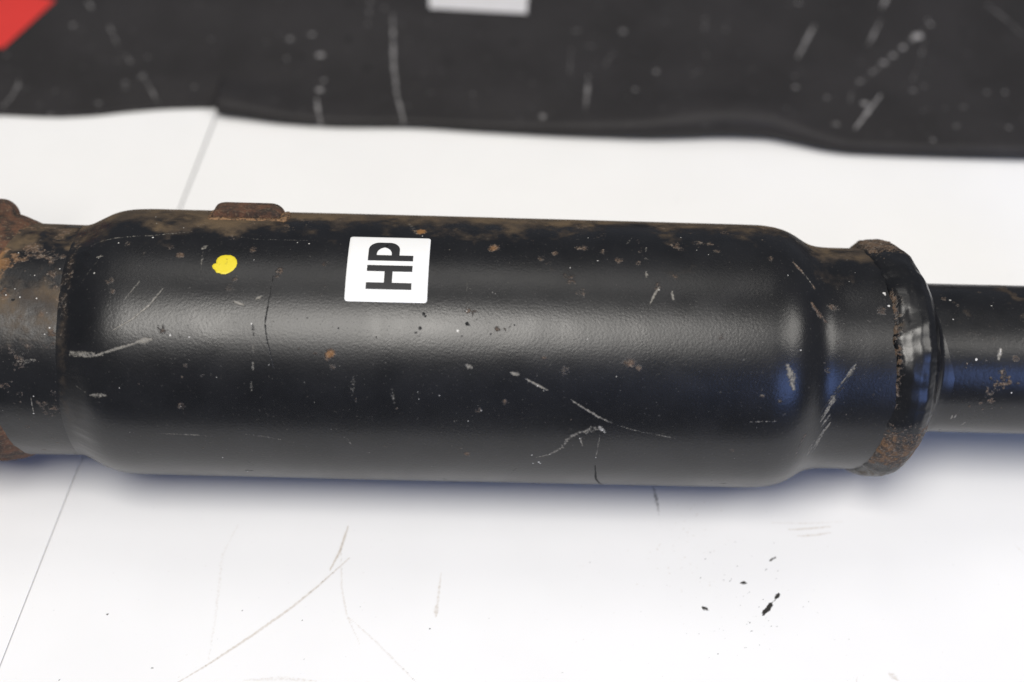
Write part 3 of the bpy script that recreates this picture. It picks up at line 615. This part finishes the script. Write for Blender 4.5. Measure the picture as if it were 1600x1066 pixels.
# --- outlet pipe
RP = 116.3 * K
xq = np.linspace(1385, 1900, 560); X, TH = np.meshgrid(xp(xq), np.concatenate([np.linspace(rad(-46), rad(156), 260), np.linspace(rad(157.5), rad(312.5), 30)]) + rad(OFF), indexing='ij'); S = TH * RP; deg = np.degrees(TH) - OFF
def cyp(px, py):
    q = on_cyl(px, py, RP); return (q[0], q[1] * RP)
f = Field(X, S); base_attrs(f)
def pk(k, pts, wpx, st): f.stroke(k, [cyp(*p) for p in pts], wpx * .00029, st, .7)
def pb(k, px, py, r, st): f.blob(k, cyp(px, py), r * .00029, st)
for k in range(46):
    t = random.random(); pb('rust', 1530 + 42 * t + random.gauss(0, 8), 640 - 52 * t + random.gauss(0, 7), random.uniform(3, 7), random.uniform(.5, .75))
for q in [(1587, 566, 9, .7), (1592, 556, 6, .6), (1496, 482, 6, .7), (1490, 478, 5, .6), (1475, 472, 8, .6), (1540, 568, 6, .55), (1590, 604, 6, .6), (1530, 462, 6, .5), (1575, 512, 6, .45), (1553, 535, 7, .4), (1484, 615, 5, .6), (1568, 585, 7, .6), (1515, 640, 5, .5)]: pb('rust', *q)
pk('scratch', [(1563, 550), (1560, 566)], 7, .9); pk('fleck', [(1563, 551), (1562, 560)], 4, .6); pk('scratch', [(1485, 660), (1488, 654)], 3, 1); pk('scratch', [(1491, 658), (1494, 653)], 3, 1); pk('scratch', [(1500, 670), (1508, 665)], 3, .8)
for q in [(1525, 567, 3, 1), (1484, 474, 3, .8), (1580, 619, 2.4, .8), (1549, 483, 2.4, .7), (1489, 504, 2, .7)]: pb('fleck', *q)
fb = fbm(X * 150, S * 150, 131)
f.v['dust'] = np.maximum(.55 * sstep(.52, .66, fb) * sstep(40, 110, deg) * sstep(.35, .6, fbm(X * 40, S * 40, 133)), .5 * sstep(132, 150, deg))
f.v['dark'] = .8 * np.exp(-((deg + 27 + 3 * (fb - .5)) / 1.3)**2) * sstep(.45, .6, fbm(X * 60, S * 10, 137))
specks(f, 200, xp(1400), xp(1640), RP)
grid_mesh('outlet_pipe', surf(X, TH, RP + 0 * X + 0.00015 * (fbm(X * 25, S * 25, 141) - .5), 0.0009, 0.0011), M_PIPE, root, f.v, wrap=True)

# --- sticker with its lettering, wrapped round the shell
def wrap_pt(x, th, h): return (x, -(R + h) * math.cos(th), R + (R + h) * math.sin(th))
sx0, sx1 = -0.0711, -0.0363; st0, st1 = rad(73.6 + OFF), rad(107.2 + OFF); cr_ = 0.0013
n, m = 60, 60; P = np.zeros((n, m, 3))
for i in range(n):
    for j in range(m):
        u, v = 2 * i / (n - 1) - 1, 2 * j / (m - 1) - 1
        hx, hs = (sx1 - sx0) / 2, (st1 - st0) / 2 * R
        a, b = u * hx, v * hs
        ex, es = max(abs(a) - (hx - cr_), 0), max(abs(b) - (hs - cr_), 0)      # squeeze the corner cells onto a small arc
        mx = max(ex, es); l = math.hypot(ex, es)
        if ex > 0 and es > 0 and l > 0:
            k = mx / l; a = math.copysign(hx - cr_ + ex * k, a); b = math.copysign(hs - cr_ + es * k, b)
        P[i, j] = wrap_pt((sx0 + sx1) / 2 + a, (st0 + st1) / 2 + b / R, 0.00030 if max(abs(u), abs(v)) < .999 else 0.00005)
stk = grid_mesh('sticker', P, M_STICK, root); stk['label'] = 'white square sticker printed HP'
zp = lambda X_, Y_: on_cyl(450 + X_ / 3.5525, 320 + Y_ / 3.5525, R + .0003)
def strip(name, outer, inner, parent):
    """quad strip between two equally long lists of (x, angle)"""
    V = []; Fc = []
    for a, b in zip(outer, inner): V += [wrap_pt(*a, .00036), wrap_pt(*b, .00036)]
    for k in range(len(outer) - 1): Fc.append((2 * k, 2 * k + 1, 2 * k + 3, 2 * k + 2))
    return V, Fc
def letter(name, strips):
    V = []; Fc = []
    for o_, i_ in strips:
        v, fc = strip(name, o_, i_, None); b = len(V); V += v; Fc += [tuple(q + b for q in t) for t in fc]
    o = poly_mesh(name, V, Fc, M_INK, stk); return o
def zl(x0, x1, y0, y1, n=10):
    a = [zp(x0 + (x1 - x0) * k / n * 0, y0 + (y1 - y0) * k / n) for k in range(n + 1)]; b = [zp(x1, y0 + (y1 - y0) * k / n) for k in range(n + 1)]
    return a, b
# straight in surface coordinates: levels (angle) and columns (x)
lv = {y: zp(560, y)[1] for y in (212, 238, 281, 312, 337, 371, 433, 471)}
cxl = {x: zp(x, 371)[0] for x in (437, 690, 536, 581, 449, 612, 487, 568)}
bar = lambda xa, xb, ya, yb, n=8: ([(xa, ya + (yb - ya) * k / n) for k in range(n + 1)], [(xb, ya + (yb - ya) * k / n) for k in range(n + 1)])
L0, L1 = cxl[437], cxl[690]
letter('letter_h', [bar(L0, L1, lv[337], lv[371]), bar(L0, L1, lv[433], lv[471]), bar(cxl[536], cxl[581], lv[371], lv[433])])
def bowl(xa, xb, ybase, ytop, rc, n=10):
    r_ = rc / R; P_ = [(xa, ybase + (ytop - r_ - ybase) * k / 4) for k in range(4)]
    P_ += [(xa + rc - rc * math.cos(math.pi / 2 * k / n), ytop - r_ + r_ * math.sin(math.pi / 2 * k / n)) for k in range(n + 1)]
    P_ += [(xb - rc + rc * math.sin(math.pi / 2 * k / n), ytop - r_ + r_ * math.cos(math.pi / 2 * k / n)) for k in range(n + 1)]
    P_ += [(xb, ytop - r_ + (ybase - ytop + r_) * (k + 1) / 4) for k in range(4)]
    return P_
hb = (lv[212] - lv[281]) * R; hi = (lv[238] - lv[281]) * R
letter('letter_p', [bar(L0, L1, lv[281], lv[312]), (bowl(L0, cxl[612], lv[281], lv[212], min(hb * .62, .0046)), bowl(cxl[487] - .0002, cxl[568], lv[281], lv[238], hi * .85))])

# --- dab of yellow paint
zq = lambda X_, Y_: on_cyl(300 + X_ / 7.105, 300 + Y_ / 7.105)
out = [(222, 822), (240, 800), (268, 795), (268, 765), (285, 735), (320, 710), (370, 701), (430, 703), (470, 722), (496, 755), (502, 795), (488, 835), (455, 872), (410, 900), (372, 915), (325, 913), (305, 902), (270, 898), (255, 870), (232, 850)]
dense = []
for a, b in zip(out, out[1:] + out[:1]):
    for k in range(4): dense.append((a[0] + (b[0] - a[0]) * k / 4, a[1] + (b[1] - a[1]) * k / 4))
c = (370, 810); rings = [1.0, 0.96, 0.8, 0.55, 0.3, 0.001]; hts = [0.00004, .00022, .00028, .00028, .00030, .0003]
P = np.array([[wrap_pt(*zq(c[0] + (q[0] - c[0]) * s_, c[1] + (q[1] - c[1]) * s_), h) for q in dense] for s_, h in zip(rings, hts)])
o = grid_mesh('paint_dab', P[::-1], M_YEL, root, wrap=True); o['label'] = 'small dab of yellow paint'
